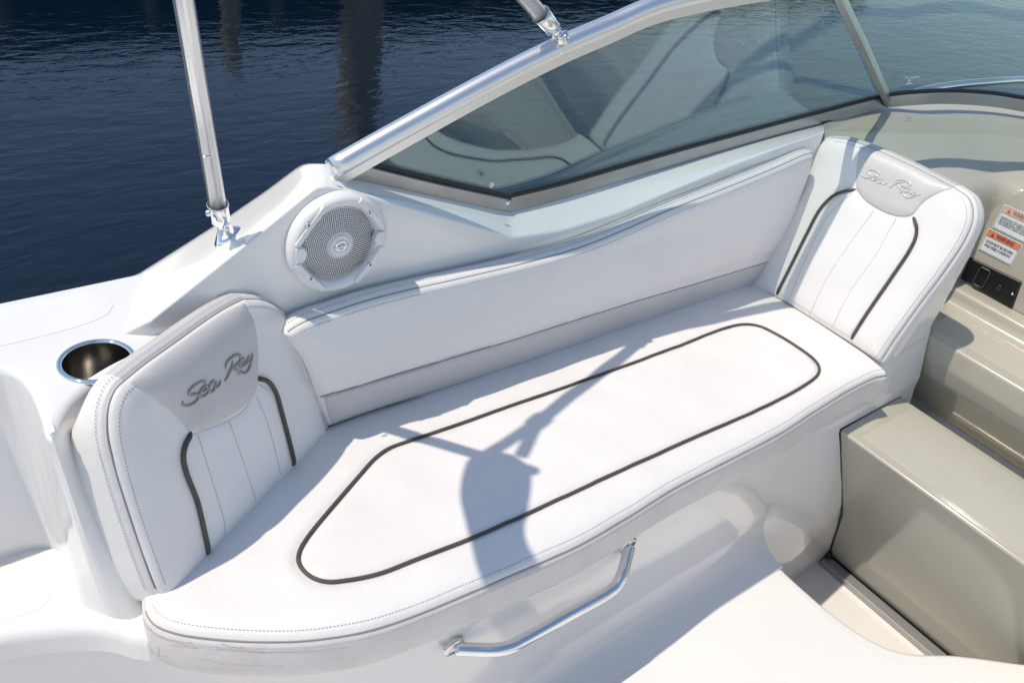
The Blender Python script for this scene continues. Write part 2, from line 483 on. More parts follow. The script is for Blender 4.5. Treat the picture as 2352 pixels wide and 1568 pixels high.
# right-hand liner wall beside the companion steps
rows = []
PB_ = [(.652, .348), (.646, .34), (.645, .32), (.6455, .30), (.646, .25), (.645, .165), (.642, .10), (.636, .02), (.63, -.10), (.63, -.30)]
PE_ = [(.652, .348), (.646, .34), (.645, .32), (.644, .30), (.634, .25), (.620, .165), (.608, .10), (.596, .02), (.595, -.10), (.606, -.30)]
for x in (1.545, 1.56, 1.58, 1.61, 1.64, 1.67, 1.70, 1.72, 1.74, 1.78, 1.84, 1.87, 1.89, 1.93, 2.0, 2.05, 2.083):
    k = min(max((x - 1.84) / .05, 0), 1); m = min(max((x - 1.555) / .19, 0), 1); m = m ** 1.25
    rows.append([vec(x, .9, .352 + .148 * k), vec(x, .665 + .025 * k, .352 + .148 * k)] + [vec(x, (1 - m) * a[0] + m * b_[0] + (.03 * k if q == 0 else 0), a[1] + (.14 * k if q == 0 else 0)) for q, (a, b_) in enumerate(zip(PB_, PE_))])
G().grid(rows).o('liner_wall', gel, boat)

# aft platform beside the bench (walk-through step)
pl = cat([(.16, .835), (.148, .842), (.126, .870), (.093, .897), (.037, .924), (-.016, .944), (-.3, .975), (-.8, .985)], 40)
ptn = unit_rows(np.gradient(pl, axis=0))
outl = list(pl[::-1]) + [vec(.22, .84), vec(.30, .92), vec(.34, 1.10), vec(.12, 1.15), vec(-.8, 1.15)]
slab('aft_platform', outl, .392, .34, .018, gel, boat)
slab('nonskid_panel', cat([(-.7, 1.02), (-.3, 1.005), (-.02, .98), (.035, .965), (.062, .975), (.07, 1.01), (.06, 1.055), (.02, 1.075), (-.1, 1.08), (-.7, 1.09)], 70), .3928, .388, .0006, gel_ns, boat)

# side deck with the drink-holder bay
CUP = at(222, 829, Z=.73)
dk = cat([(-1.0, 1.13), (-.2, 1.132), (.03, 1.132), (.075, 1.125), (.10, 1.10), (.108, 1.06), (.107, 1.0), (.104, .960), (.106, .946), (.112, .946), (.122, .962), (.15, 1.005), (.20, 1.04), (.28, 1.07), (.40, 1.10), (.52, 1.125), (.62, 1.13)], 170)
dkb = cat([(-1.0, 1.085), (-.2, 1.086), (.02, 1.085), (.07, 1.08), (.098, 1.062), (.103, 1.03), (.101, .98), (.098, .947), (.101, .932), (.112, .918), (.165, .866), (.215, .90), (.30, .96), (.40, 1.03), (.52, 1.11), (.62, 1.125)], 170)
xt_ = [vec(.70, 1.13), vec(.72, 1.2), vec(.70, 1.29), vec(.4, 1.293), vec(0, 1.29), vec(-1.0, 1.285)]
dout = list(dk) + xt_
doutb = list(dkb) + xt_
ang = np.linspace(0, 2 * math.pi, 48, endpoint=False)
slab('side_deck', dout, .73, .34, .013, gel, boat, holes=[[(CUP[0] + .046 * math.cos(a), CUP[1] + .046 * math.sin(a)) for a in ang]], bottom=doutb)
slab('nonskid_panel', cat([(-.9, 1.165), (-.3, 1.168), (.05, 1.17), (.20, 1.175), (.252, 1.19), (.268, 1.22), (.258, 1.255), (.22, 1.266), (0, 1.266), (-.9, 1.264)], 90), .7308, .728, .0006, gel_ns, boat)
G().grid([[vec(x, 1.29, .712), vec(x, 1.315, .70), vec(x, 1.30, .64), vec(x, 1.25, .2), vec(x, 1.2, WZ - .3)] for x in np.linspace(-1.2, 1.2, 8)]).o('hull_side', gel, boat)

# ramp, speaker panel and coaming, one moulding
E_ = [((345, 735), 1.108), ((440, 660), 1.108), ((540, 580), 1.108), ((640, 500), 1.108), ((722, 433), 1.108), ((750, 428), 1.108), ((850, 452), 1.108), ((950, 480), 1.108), ((1060, 512), 1.108), ((1150, 538), 1.108), ((1176, 546), 1.108),
      ((1290, 530), 1.106), ((1420, 490), 1.104), ((1550, 434), 1.102), ((1700, 372), 1.098), ((1800, 335), 1.09), ((1893, 303), 1.085)]
F_ = [((325, 628), 1.29), ((430, 562), 1.285), ((530, 498), 1.275), ((620, 436), 1.26), ((700, 376), 1.24), ((745, 376), 1.19), ((850, 405), 1.18), ((950, 430), 1.178), ((1060, 455), 1.178), ((1140, 474), 1.178), ((1175, 478), 1.178),
      ((1280, 452), 1.175), ((1400, 417), 1.18), ((1550, 375), 1.185), ((1700, 333), 1.185), ((1800, 306), 1.18), ((1893, 283), 1.17)]
Ep = [at(*p, Y=y) for p, y in E_]; Fp = [at(*p, Y=y) for p, y in F_]
def dense(P, k=5):
    return cat(P, (len(P) - 1) * k + 1) if False else np.concatenate([[P[i] + (P[i + 1] - P[i]) * j / k for j in range(k)] for i in range(len(P) - 1)] + [[P[-1]]])
Ed = smooth_path(dense(Ep), 1); Fd = smooth_path(dense(Fp), 1)
Ed = np.vstack([[vec(.17, 1.16, .695), vec(.23, 1.145, .712)], Ed]); Fd = np.vstack([[vec(.24, 1.292, .69), vec(.29, 1.292, .715)], Fd])
rows = []
for e, f_ in zip(Ed, Fd):
    x = e[0]; up = vec(0, -.012, 0)
    r_ = []
    r_.append(vec(x, e[1] - .004, .42)); r_.append(vec(x, e[1] - .004, .6)); r_.append(vec(e[0], e[1] - .001, max(e[2] - .03, .62)))
    d = f_ - e; L = np.linalg.norm(d)
    rr = min(.006, L * .3)
    for a in (0, 22, 45, 68, 90):
        a = math.radians(a)
        base = e + unit(d) * rr * (1 - math.cos(a)) if False else e
        lo = e - vec(0, 0, rr); hi = e + unit(d) * rr
        tt = a / (math.pi / 2)
        r_.append((1 - tt) ** 2 * lo + 2 * tt * (1 - tt) * e + tt * tt * hi)
    r_.append(e + d * .6); r_.append(e + d * .93); r_.append(f_)
    oo = vec(0, .012, -.006); r_.append(f_ + oo)
    r_.append(vec(f_[0], max(f_[1] + .05, 1.30), min(f_[2] - .06, .78)))
    r_.append(vec(f_[0], 1.26, .2)); r_.append(vec(f_[0], 1.2, WZ - .3))
    rows.append(r_)
coam = G().grid(rows).o('coaming', gel, boat)
bco = bvh_of(coam)

# beige dash moulding behind the forward backrest
S0 = [at(*p, Z=z) for p, z in [((1893, 285), .845), ((1960, 262), .855), ((2040, 247), .865), ((2120, 240), .87), ((2200, 240), .875), ((2280, 246), .88), ((2352, 257), .885), ((2500, 290), .89), ((2750, 380), .90), ((3000, 520), .9)]]
S1 = [vec(2.02, 1.13, .80), vec(2.04, 1.03, .80), vec(2.06, .95, .80), vec(2.09, .89, .80), vec(2.13, .85, .80), vec(2.2, .833, .80), vec(2.30, .83, .80), vec(2.38, .815, .80), vec(2.42, .77, .80), vec(2.435, .6, .81), vec(2.44, .3, .81)]
A0, A1 = cat(S0, 60), cat(S1, 60)
rows = []
for k, tq in enumerate(np.linspace(0, 1, 24)):
    row = []
    for a, b2 in zip(A0, A1):
        p = a * (1 - tq) + b2 * tq
        # lip under the sill, dished middle
        p = p + vec(0, 0, -.014 * math.sin(math.pi * min(tq * 1.8, 1)) ** 2 * max(1 - (a[0] - 2.0) / .5, 0.15) + .010 * math.sin(math.pi * tq))
        row.append(p)
    rows.append(row)
nr = [unit(b2 - a) * vec(1, 1, 0) for a, b2 in zip(A0, A1)]
dn = unit_rows(np.gradient(A1, axis=0)); inn = np.stack([dn[:, 1], -dn[:, 0], dn[:, 0] * 0], 1)
if inn[35, 1] > 0: inn = -inn
for a, z in ((.016, -.003), (.032, -.014), (.042, -.032), (.047, -.06), (.05, -.36)):
    rows.append([b2 + inn_ * a + vec(0, 0, z) for b2, inn_ in zip(A1, inn)])
dash = G().grid(rows).o('dash', beige, boat)

# companion steps, beige moulding: x-z section run athwartships
def run_y(sec, y0, y1, r=.012, n=6):
    "section with rounded corners"
    P = [vec(*p) for p in sec]; out = [P[0]]
    for i in range(1, len(P) - 1):
        a, b2, c2 = P[i - 1], P[i], P[i + 1]
        rr = min(r, np.linalg.norm(a - b2) * .45, np.linalg.norm(c2 - b2) * .45)
        p0 = b2 + unit(a - b2) * rr; p1 = b2 + unit(c2 - b2) * rr
        for k in range(n + 1):
            tq = k / n; out.append((1 - tq) ** 2 * p0 + 2 * tq * (1 - tq) * b2 + tq * tq * p1)
    out.append(P[-1])
    return [[vec(x, y, z) for x, z in out] for y in np.linspace(y0, y1, 3)]
sec = [(2.08, -.31), (1.987, -.27), (1.862, .0145), (1.736, .30), (2.02, .30), (2.026, .225), (2.06, .19), (2.17, .19), (2.19, .215), (2.105, .345), (2.090, .40), (2.085, .462), (2.29, .460), (2.303, .475), (2.308, .503), (2.36, .505), (2.42, .505)]
st = G().grid(run_y(sec, .80, -.9)).o('companion_step', beige, boat)
for x0, x1, z in ((1.765, 1.995, .30), (2.115, 2.265, .460)):
    slab('nonskid_tread', [(x0, .60 if z < .4 else .70), (x1, .60 if z < .4 else .70), (x1, -.8), (x0, -.8)], z + .0016, z - .003, .0012, beige_ns, boat)
# gap line between white liner and beige steps
pts = [(1.984, .602, -.265), (1.878, .590, -.024), (1.805, .618, .142), (1.735, .644, .300), (2.02, .647, .30), (2.03, .64, .225), (2.06, .63, .19), (2.10, .64, .19), (2.10, .66, .34), (2.084, .68, .46), (2.12, .775, .463), (2.29, .78, .463)]
G().tube(resample([vec(*p) for p in pts], 120), .0035, 8).o('black_sealant_line', black, boat)
# side of the step well under the upper tread and the white shell that carries the forward backrest
def prism_y(sec, y0, y1):
    n = len(sec); V = [vec(x, y, z) for y in (y0, y1) for x, z in sec]
    return V, [list(range(n)), list(range(2 * n - 1, n - 1, -1))] + [[i, (i + 1) % n, n + (i + 1) % n, n + i] for i in range(n)]
V, F = prism_y([(1.88, .44), (2.03, .47), (2.04, .60), (2.045, .72), (2.035, .765), (1.99, .80), (1.93, .70)], .658, 1.10)
obj('backrest_shell', V, F, gel, boat, bevel=.025)
# bottom track of the sliding door
G().box((1.960, -.1, -.274), .036, 1.40, .018).o('door_track', mat('dull track aluminium', (.42, .42, .43), .5, metal=.6), boat, bevel=.0015)
G().box((1.983, -.1, -.274), .006, 1.40, .026).o('track_lip', black, boat, smooth=False)
g = G().tube([at(1903, 1268, Y=.600), at(1903, 1290, Y=.592)], .010, 16); g.o('black_drain_stub', black, boat)
# bulkhead and sliding door in front
DX = 2.36
ol = cat([(.775, .505), (.778, .56), (.778, .64), (.776, .70), (.765, .745), (.742, .785), (.70, .815), (.60, .835), (.4, .85), (.0, .86), (-.6, .86)], 60)
fr_ = [vec(DX, y, z) for y, z in ol] + [vec(DX, -.6, .505)]
cen = vec(DX, .2, .62)
def inset(P, k): return [p + unit(cen - p) * k for p in P]
rows = [[p + vec(.06, 0, 0) for p in fr_], [p + vec(.008, 0, 0) for p in fr_], [p + vec(.002, 0, 0) for p in inset(fr_, .003)], inset(fr_, .009)]
g = G().grid(rows, cu=True); g.cap(inset(fr_, .009))
door = g.o('sliding_door', beige, boat, angle=40)
G().grid([[vec(2.43, y, z) for y in (.86, -.9)] for z in (.4, .78)]).o('bulkhead', black, boat, smooth=False)

# starboard half of the cockpit, out of the picture but mirrored in the chrome and glass
G().grid([[vec(x, y, z) for y, z in [(-.75, 0), (-.80, .05), (-.9, .70), (-.93, .73), (-1.25, .73), (-1.28, .70), (-1.2, -.6)]] for x in np.linspace(-1.2, 3.2, 6)]).o('starboard_coaming', gel, boat, angle=50)
G().grid([[vec(-1.2, y, z) for y in (-1.2, 1.2)] for z in (-.6, .73)]).o('transom', gel, boat, smooth=False)

# ================================================================ SEAT CUSHION
seat = thing('bench_seat_cushion', 'long white vinyl seat cushion with a charcoal piping loop, on the white bench base', 'seat cushion', (1.0, .8, .35))
SZ = .437
loop_px = [(684, 1290), (690, 1262), (712, 1228), (760, 1170), (820, 1100), (866, 1050), (900, 1028), (960, 1008), (1060, 974), (1155, 940), (1300, 890), (1450, 836), (1580, 788), (1650, 760), (1700, 747), (1740, 750), (1780, 768), (1830, 798), (1868, 826), (1882, 845), (1878, 862), (1840, 890), (1760, 933), (1600, 1003), (1400, 1093), (1250, 1163), (1100, 1230), (950, 1288), (870, 1318), (800, 1333), (745, 1337), (705, 1320)]
LPW = np.array([at(*q, Z=.453)[:2] for q in cat([vec(*a) for a in loop_px], 500, True)])
def seat_relief(p, d):
    m = np.min(np.linalg.norm(LPW - p[:2], axis=1))
    return -.0042 * math.exp(-(m / .010) ** 2) + .0022 * math.sin(p[0] * 9 + 1) * math.sin(p[1] * 13) * min(d / .1, 1) + .0008 * math.sin(p[0] * 41 + p[1] * 23)
fs = [(335, 1402), (345, 1422), (362, 1437), (410, 1454), (479, 1464.5), (581, 1471), (684, 1470), (746, 1464), (849, 1446), (952, 1411.5), (1054, 1370), (1191, 1312), (1328, 1251), (1440, 1187), (1550, 1119), (1678, 1053), (1788, 996), (1890, 931), (1959, 890), (2010, 866), (2036, 861)]
c0 = cat([at(*p, Z=SZ) for p in fs], 200)
a0, a1 = c0[0], c0[-1]
c1 = resample([vec(.48, 1.095, SZ), vec(1.86, 1.10, SZ)], 50)
d0 = cat([a0, a0 + vec(.012, .035, 0), vec(.30, .97, SZ), vec(.48, 1.095, SZ)], 60)
d1 = cat([a1, a1 + vec(.008, .02, 0), vec(1.862, .72, SZ), vec(1.86, 1.10, SZ)], 60)
loopx = [at(*p, Z=.455)[:2] for p in [(685, 1280), (900, 1040), (1340, 885), (1700, 745), (1880, 840), (1300, 1135)]]
f_, b_, bs, bsb, lp, ot, N = cushion(seat, c0, c1, d0, d1, (0, 0, 1), .092, vinyl, vbox, roll=.016, R=.04, nu=280, nv=90, name='seat_cover', bulge=.006, extra=seat_relief)
P, Nn = surf_path(bs, loop_px, .0028, 500, closed=True)
P = smooth_path(P, 3, True)
G().tube(np.vstack([P, P[:2]]), .0034, 12, caps=False).o('piping', pipem, seat)
gs = G()
inner = lp - ot * .010
def drop(b, Pts, N, off=.0004):
    out, nn = [], []
    for p in Pts:
        h = b.ray_cast(Vector(p + N * .08), Vector(-N))
        if h[0] is None: continue
        n = np.array(h[1]); n = n if np.dot(n, N) > 0 else -n
        out.append(np.array(h[0]) + n * off); nn.append(n)
    return np.array(out), np.array(nn)
p1, n1 = drop(bs, resample(inner[:280], 600), N)
stitch(gs, p1, n1)
po = resample(lp[:280] + ot[:280] * .0062 - N * .0115, 600)
no = resample(ot[:280] * .9 + N * .3, 600)
stitch(gs, po, no)
gs.o('stitching', thread, seat, smooth=False, kind='stuff')
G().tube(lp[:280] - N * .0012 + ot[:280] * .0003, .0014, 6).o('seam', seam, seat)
def c7(P_): return [(x * .3421, 1031.8 + y * .3421) for x, y in P_]
g = G()
for path in ([(1000, 1180), (1040, 1230), (1100, 1270), (1280, 1295)], [(1055, 1320), (1070, 1350), (1062, 1382), (1120, 1385)], [(1450, 1335), (1600, 1342), (1800, 1362), (2050, 1352), (2340, 1322)],
             [(1330, 1395), (1420, 1412), (1480, 1432), (1700, 1444), (1900, 1446)], [(1150, 1310), (1240, 1318), (1330, 1335)], [(1480, 1300), (1560, 1322), (1640, 1325)]):
    pj = [(x + random.uniform(-6, 6), y + random.uniform(-4, 4)) for x, y in resample([vec(*q) for q in path], 26)]
    P, Nn = surf_path(bsb, c7(pj), .0001, 60, smooth=False)
    if len(P) > 4: g.tube(P, [.0002 + .0004 * abs(math.sin(i * .7)) for i in range(len(P))], 5)
g.o('crack', mat('torn vinyl', (.52, .45, .38), .9), seat, label='fine cracks torn in the worn boxing', kind='stuff')
# ================================================================ BENCH BACK
bb = thing('bench_back_cushion', 'long low white vinyl backrest with a grey lower band running along the coaming', 'backrest', (1.2, 1.1, .45))
YB = 1.062
top = [(655, 768), (690, 745), (760, 719), (850, 690), (940, 667), (1060, 640), (1180, 612), (1290, 583), (1360, 560), (1440, 527), (1540, 483), (1680, 428), (1780, 387), (1850, 356), (1866, 352)]
c1 = cat([at(*p, Y=YB) for p in top], 150)
c0 = cat([at(*p, Y=YB) for p in [(755, 985), (900, 935), (1180, 850), (1450, 765), (1620, 708), (1742, 670)]], 150)
d0 = cat([c0[0], at(725, 905, Y=YB), at(690, 820, Y=YB), c1[0]], 50)
d1 = cat([c0[-1], at(1770, 600, Y=YB), at(1820, 492, Y=YB), at(1858, 392, Y=YB), c1[-1]], 50)
crz = .55
def tuck(p, d):
    z = p[2]
    return (-.011 * min(max((.548 - z) / .09, 0), 1) ** 1.3 if z < .548 else .004 * math.sin(min((z - .548) / .15, 1) * math.pi)) + (-.003 if abs(z - .55) < .004 else 0)
f_, b_, bbv, bbb, lp, ot, N = cushion(bb, c0, c1, d0, d1, (0, -1, .05), .042, vinyl, vinyl, roll=.010, R=.03, nu=130, nv=60, extra=tuck, name='back_cover', bulge=.006)
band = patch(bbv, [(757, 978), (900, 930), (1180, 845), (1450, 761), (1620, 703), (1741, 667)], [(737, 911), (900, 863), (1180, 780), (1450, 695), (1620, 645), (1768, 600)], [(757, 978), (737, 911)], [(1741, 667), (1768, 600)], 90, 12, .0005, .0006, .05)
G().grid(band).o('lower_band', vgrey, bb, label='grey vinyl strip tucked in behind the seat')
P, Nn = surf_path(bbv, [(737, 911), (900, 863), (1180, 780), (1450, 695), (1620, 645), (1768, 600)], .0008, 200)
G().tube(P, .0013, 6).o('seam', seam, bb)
nu, nv = 130, 60
ti = slice(nu - 1 + nv - 1, nu - 1 + nv - 1 + nu - 1)
L2, O2 = lp[ti], ot[ti]
gs = G()
p1, n1 = drop(bbv, resample(L2 - O2 * .009, 600), N); stitch(gs, p1, n1)
stitch(gs, resample(L2 + O2 * .0066 - N * .0135, 600), resample(O2, 600))
gs.o('stitching', thread, bb, smooth=False, kind='stuff')
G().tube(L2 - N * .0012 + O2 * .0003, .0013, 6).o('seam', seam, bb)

# ================================================================ CORNER BACKRESTS
def backrest(label, p0, N, T, curves, head, pipes, seams, logo, lmat, seamidx, roll=.016, R=.045, logow=.0021, inset_=None, tf=None):
    root = thing('corner_backrest', label, 'backrest', tuple(p0), 'padded corner backrests of the bench')
    cc = []
    for c in curves: cc.append(cat([onp(*q, p0, N) for q in c], 80))
    nu, nv = 100, 100
    PP = [np.array([onp(*q, np.array(p0) + np.array(N) * roll, N) for q in cat([vec(*a) for a in pp], 60)]) for pp in pipes]
    def dip(p, d):
        m = min(np.min(np.linalg.norm(P_ - p, axis=1)) for P_ in PP)
        return -.0045 * math.exp(-(m / .010) ** 2) + .0012 * math.sin(p[0] * 31 + p[1] * 17) * math.sin(p[2] * 27 + 1)
    f_, b_, bv, bb_, lp, ot, N_ = cushion(root, cc[0], cc[1], cc[2], cc[3], N, T, vinyl, vinyl, roll=roll, R=R, nu=nu, nv=nv, name='backrest_cover', bulge=.010, extra=dip, tf=tf)
    if inset_:
        G().grid(patch(bv, *inset_, 40, 40, .003, .0005, .2)).o('centre_panel', vinyl2, root)
    b_.data.materials.append(vgrey); n_ = len(lp)
    for p_ in b_.data.polygons:
        j_ = p_.index % n_
        if nu + nv - 2 <= j_ < 2 * nu + nv - 3: p_.material_index = 1
    hp = G().grid(patch(bv, *head, 40, 30, .005, .001, .2)).o('headrest_panel', vgrey, root, label='grey vinyl headrest panel with script lettering')
    bh = bvh_of(hp)
    for pp in pipes:
        P, N9 = surf_path(bv, pp, .0030, 120)
        P = smooth_path(P, 3); q9 = np.minimum(np.arange(len(P)), np.arange(len(P))[::-1]); P = P - N9 * (.006 * np.clip(1 - q9 / 6, 0, 1) ** 2)[:, None]
        G().tube(P, .0039, 12).o('piping', pipem, root)
    gs = G()
    for sp in seams:
        P, Nn = surf_path(bv, sp, .0036, 120)
        if len(P) > 4: stitch(gs, P, Nn, wd=.0009)
    nP = len(lp)
    a, b2 = seamidx(nu, nv)
    idx = [i % nP for i in range(a, b2)]
    L2, O2 = lp[idx], ot[idx]
    p1, n1 = drop(bv, resample(L2 - O2 * .009, 700), N_); stitch(gs, p1, n1)
    stitch(gs, resample(L2 + O2 * .009 - N_ * .0125, 700), resample(O2, 700))
    gs.o('stitching', thread, root, smooth=False, kind='stuff')
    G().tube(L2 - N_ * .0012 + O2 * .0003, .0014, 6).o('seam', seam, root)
    gl_ = G()
    for s_ in logo:
        P, Nn = surf_path(bh, s_, .0005, 40)
        if len(P) < 3: continue
        P = smooth_path(P, 2); m = len(P)
        rr = [logow * (.55 + .6 * math.sin(math.pi * min(max(i / (m - 1), .03), .97)) ** .6) for i in range(m)]
        gl_.tube(P, rr, 8)
    gl_.o('script_lettering', lmat, hp)
    return root, bv

# aft one
def cr(x0, y0, sc, P): return [((x0 + x * sc) / 1.7415, (y0 + y * sc) / 1.7415) for x, y in P]
lt = .2871
LOGO_L = [cr(650, 1350, lt, s_) for s_ in [
    [(590, 645), (607, 612), (585, 598), (530, 612), (450, 660), (385, 715), (358, 765), (368, 800), (430, 795), (485, 780), (508, 800), (495, 850), (445, 905), (370, 942), (300, 950), (266, 935), (285, 885)],
    [(520, 770), (570, 745), (622, 705), (618, 675), (580, 682), (535, 725), (515, 785), (540, 825), (590, 805), (645, 745)],
    [(745, 625), (715, 595), (675, 625), (645, 700), (652, 762), (695, 750), (728, 690), (745, 610)], [(745, 610), (728, 670), (745, 695), (785, 660), (805, 600)],
    [(975, 325), (962, 400), (930, 480), (900, 550), (865, 608)],
    [(882, 435), (875, 385), (920, 310), (1000, 250), (1075, 242), (1090, 290), (1045, 360), (985, 415), (930, 450)],
    [(945, 440), (1000, 438), (1050, 462), (1066, 505), (1085, 455)],
    [(1145, 300), (1125, 285), (1090, 320), (1073, 375), (1085, 412), (1120, 390), (1145, 330)], [(1145, 320), (1135, 370), (1145, 385), (1170, 355)],
    [(1207, 245), (1182, 310), (1185, 350), (1215, 340), (1235, 290)],
    [(1252, 215), (1238, 300), (1215, 395), (1185, 465), (1145, 495), (1108, 492), (1118, 465)]]]
p0 = vec(.37, .96, .45); NL = unit(vec(.488 * .975, -.873 * .975, .22))
def nP_(nu, nv): return 2 * (nu - 1) + 2 * (nv - 1) + 8
ARGS_L = dict(tf=lambda p: (1.42 - .95 * (lambda q: q * q * (3 - 2 * q))(min(max((p[2] - .62) / .17, 0), 1))) if p[0] < .45 else .75,
    label='aft grey and white padded backrest with script lettering coloured darker as in shade, beside the drink holder', p0=p0, N=NL, T=.085,
    curves=[[(372, 1377), (425, 1338), (480, 1278), (560, 1192), (640, 1108), (700, 1043), (748, 992)],
     [(286, 876), (330, 840), (400, 790), (470, 740), (520, 708), (560, 688)],
     [(372, 1377), (352, 1335), (318, 1240), (285, 1140), (262, 1060), (248, 990), (252, 930), (268, 893), (286, 876)],
     [(748, 992), (728, 920), (705, 850), (685, 785), (668, 745), (640, 708), (602, 690), (560, 688)]],
    head=([(432, 991), (480, 985), (520, 962), (560, 935), (584, 905), (590, 868)], [(291, 878), (340, 838), (400, 793), (470, 743), (520, 711), (562, 692)],
     [(432, 991), (400, 955), (350, 915), (291, 878)], [(590, 868), (593, 810), (586, 745), (562, 692)]),
    pipes=[[(478, 1272), (468, 1225), (450, 1150), (425, 1085), (418, 1050), (424, 1018), (438, 994)], [(675, 1068), (664, 1020), (645, 950), (630, 900), (612, 875), (589, 868)]],
    seams=[[(449, 993), (470, 1060), (495, 1140), (512, 1200), (513, 1228)], [(521, 962), (545, 1030), (575, 1120), (584, 1150)], [(585, 908), (610, 970), (632, 1050), (641, 1090)]],
    logo=LOGO_L, lmat=logo_shade, seamidx=lambda nu, nv: (nu - 1 + 12, nP_(nu, nv) - 18),
    inset_=([(482, 1268), (530, 1215), (600, 1140), (668, 1068)], [(440, 994), (500, 974), (560, 938), (590, 876)], [(482, 1268), (468, 1225), (450, 1150), (425, 1085), (420, 1040), (440, 994)], [(668, 1068), (662, 1020), (643, 950), (625, 900), (590, 876)]))
backrest(**ARGS_L)
rt = .20408
LOGO_R = [cr(3400, 580, rt, s_) for s_ in [
    [(575, 592), (600, 580), (580, 545), (520, 510), (440, 488), (375, 488), (350, 515), (378, 560), (412, 600), (405, 635), (360, 648), (290, 635), (240, 600), (215, 555), (235, 512)],
    [(430, 655), (490, 658), (545, 640), (540, 612), (490, 602), (445, 622), (428, 660), (460, 692), (520, 692), (565, 675)],
    [(650, 675), (600, 662), (545, 690), (535, 728), (580, 748), (620, 725), (655, 680)], [(655, 680), (635, 735), (665, 765), (728, 748)],
    [(768, 825), (810, 818), (850, 778), (930, 745), (1050, 728)],
    [(905, 712), (940, 687), (1020, 683), (1110, 712), (1180, 755), (1198, 795), (1150, 820), (1060, 815), (980, 792), (925, 770)],
    [(930, 772), (975, 830), (1002, 890), (995, 930), (1035, 915)],
    [(1185, 852), (1125, 835), (1072, 862), (1075, 905), (1120, 917), (1165, 890), (1195, 850)], [(1195, 850), (1155, 905), (1175, 942), (1215, 930)],
    [(1290, 915), (1220, 945), (1235, 972), (1290, 955)],
    [(1388, 965), (1300, 985), (1230, 1010), (1150, 1036), (1085, 1010), (1050, 968)]]]
p0r = vec(1.85, .8, .45); NR = unit(vec(-.955, -.02, .28))
ARGS_R = dict(label='forward padded backrest in sun and band of shade, script lettering coloured paler as in sun, beside the beige steps', p0=p0r, N=NR, T=.075,
    curves=[[(1722, 660), (1778, 680), (1860, 728), (1950, 784), (1998, 815), (2022, 828)],
     [(1905, 318), (1940, 320), (1990, 336), (2080, 375), (2150, 410), (2192, 432)],
     [(1722, 660), (1758, 586), (1808, 482), (1848, 405), (1864, 352), (1880, 328), (1905, 318)],
     [(2022, 828), (2045, 792), (2110, 700), (2170, 620), (2218, 545), (2234, 498), (2226, 458), (2192, 432)]],
    head=([(1966, 432), (1985, 460), (2030, 488), (2062, 498), (2088, 497), (2100, 490)], [(1973, 334), (2000, 341), (2060, 366), (2120, 394), (2165, 418), (2192, 434)],
     [(1966, 432), (1966, 395), (1973, 334)], [(2100, 490), (2125, 462), (2155, 445), (2192, 434)]),
    pipes=[[(1784, 676), (1820, 605), (1855, 535), (1885, 480), (1915, 450), (1940, 440), (1964, 436)], [(1955, 778), (1995, 715), (2050, 635), (2090, 575), (2104, 545), (2106, 520), (2098, 500)]],
    seams=[[(1813, 690), (1850, 600), (1900, 500), (1962, 440)], [(1861, 722), (1900, 640), (1960, 550), (2010, 482)], [(1912, 752), (1960, 660), (2010, 590), (2060, 500)]],
    logo=LOGO_R, lmat=logo_lit, logow=.0017, seamidx=lambda nu, nv: (nu - 1 + 2, nP_(nu, nv) - 115), roll=.018,
    inset_=([(1788, 678), (1860, 722), (1900, 748), (1950, 778)], [(1966, 434), (2000, 470), (2050, 496), (2096, 500)], [(1788, 678), (1855, 540), (1885, 488), (1930, 446), (1966, 434)], [(1950, 778), (2050, 632), (2088, 575), (2102, 540), (2096, 500)]))
backrest(**ARGS_R)

# ================================================================ DRINK HOLDER
ch = thing('drink_holder', 'stainless drink holder sunk in the white side deck beside the aft backrest', 'cup holder', tuple(CUP))
G().lathe([(.0445, -.004), (.0445, .0005), (.046, .0028), (.0485, .0036), (.0515, .0028), (.0535, .0008), (.0535, -.0004)], CUP, (0, 0, 1), 64).o('rim', chrome, ch)
G().lathe([(.0445, .0004), (.0440, -.004), (.0425, -.03), (.0415, -.075), (.038, -.083), (.001, -.084)], CUP, (0, 0, 1), 64).o('cup', steeld, ch)

# ================================================================ LOUDSPEAKER
sc_ = at(781, 557, Y=1.095)
SC = vec(sc_[0] - .004, 1.096, sc_[2])
sp = thing('loudspeaker', 'round white marine loudspeaker with perforated grille on the panel under the windshield', 'speaker', tuple(SC))
ax = (0, -1, 0)
G().lathe([(.089, -.012), (.0895, .002), (.088, .008), (.084, .0125), (.080, .0135), (.076, .011), (.071, .009), (.0685, .005), (.068, -.004)], SC, ax, 96).o('trim_ring', plast, sp)
GC = SC
def gh(r): return .0105 - .010 * (r / .07) ** 2
G().lathe([(.0705, -.006), (.070, gh(.07)), (.06, gh(.06)), (.045, gh(.045)), (.03, gh(.03)), (.019, gh(.019)), (.0005, gh(0))], SC, ax, 72).o('grille', plast, sp)
g = G()
for k in range(15):
    r = .0195 + k * .0033
    rh = .00075 if k in (0, 1, 14) else .00125
    n = int(2 * math.pi * r / .0036)
    for j in range(n):
        a = 2 * math.pi * (j + (k % 2) * .5) / n
        if k == 14 and abs(math.cos(a)) > .75: continue
        c = SC + vec(r * math.cos(a), -gh(r) - .0004, r * math.sin(a))
        g.cap([c + vec(rh * math.cos(q), 0, rh * math.sin(q)) for q in np.linspace(0, 2 * math.pi, 8, endpoint=False)])
g.o('grille_holes', hole, sp, smooth=False, kind='stuff')
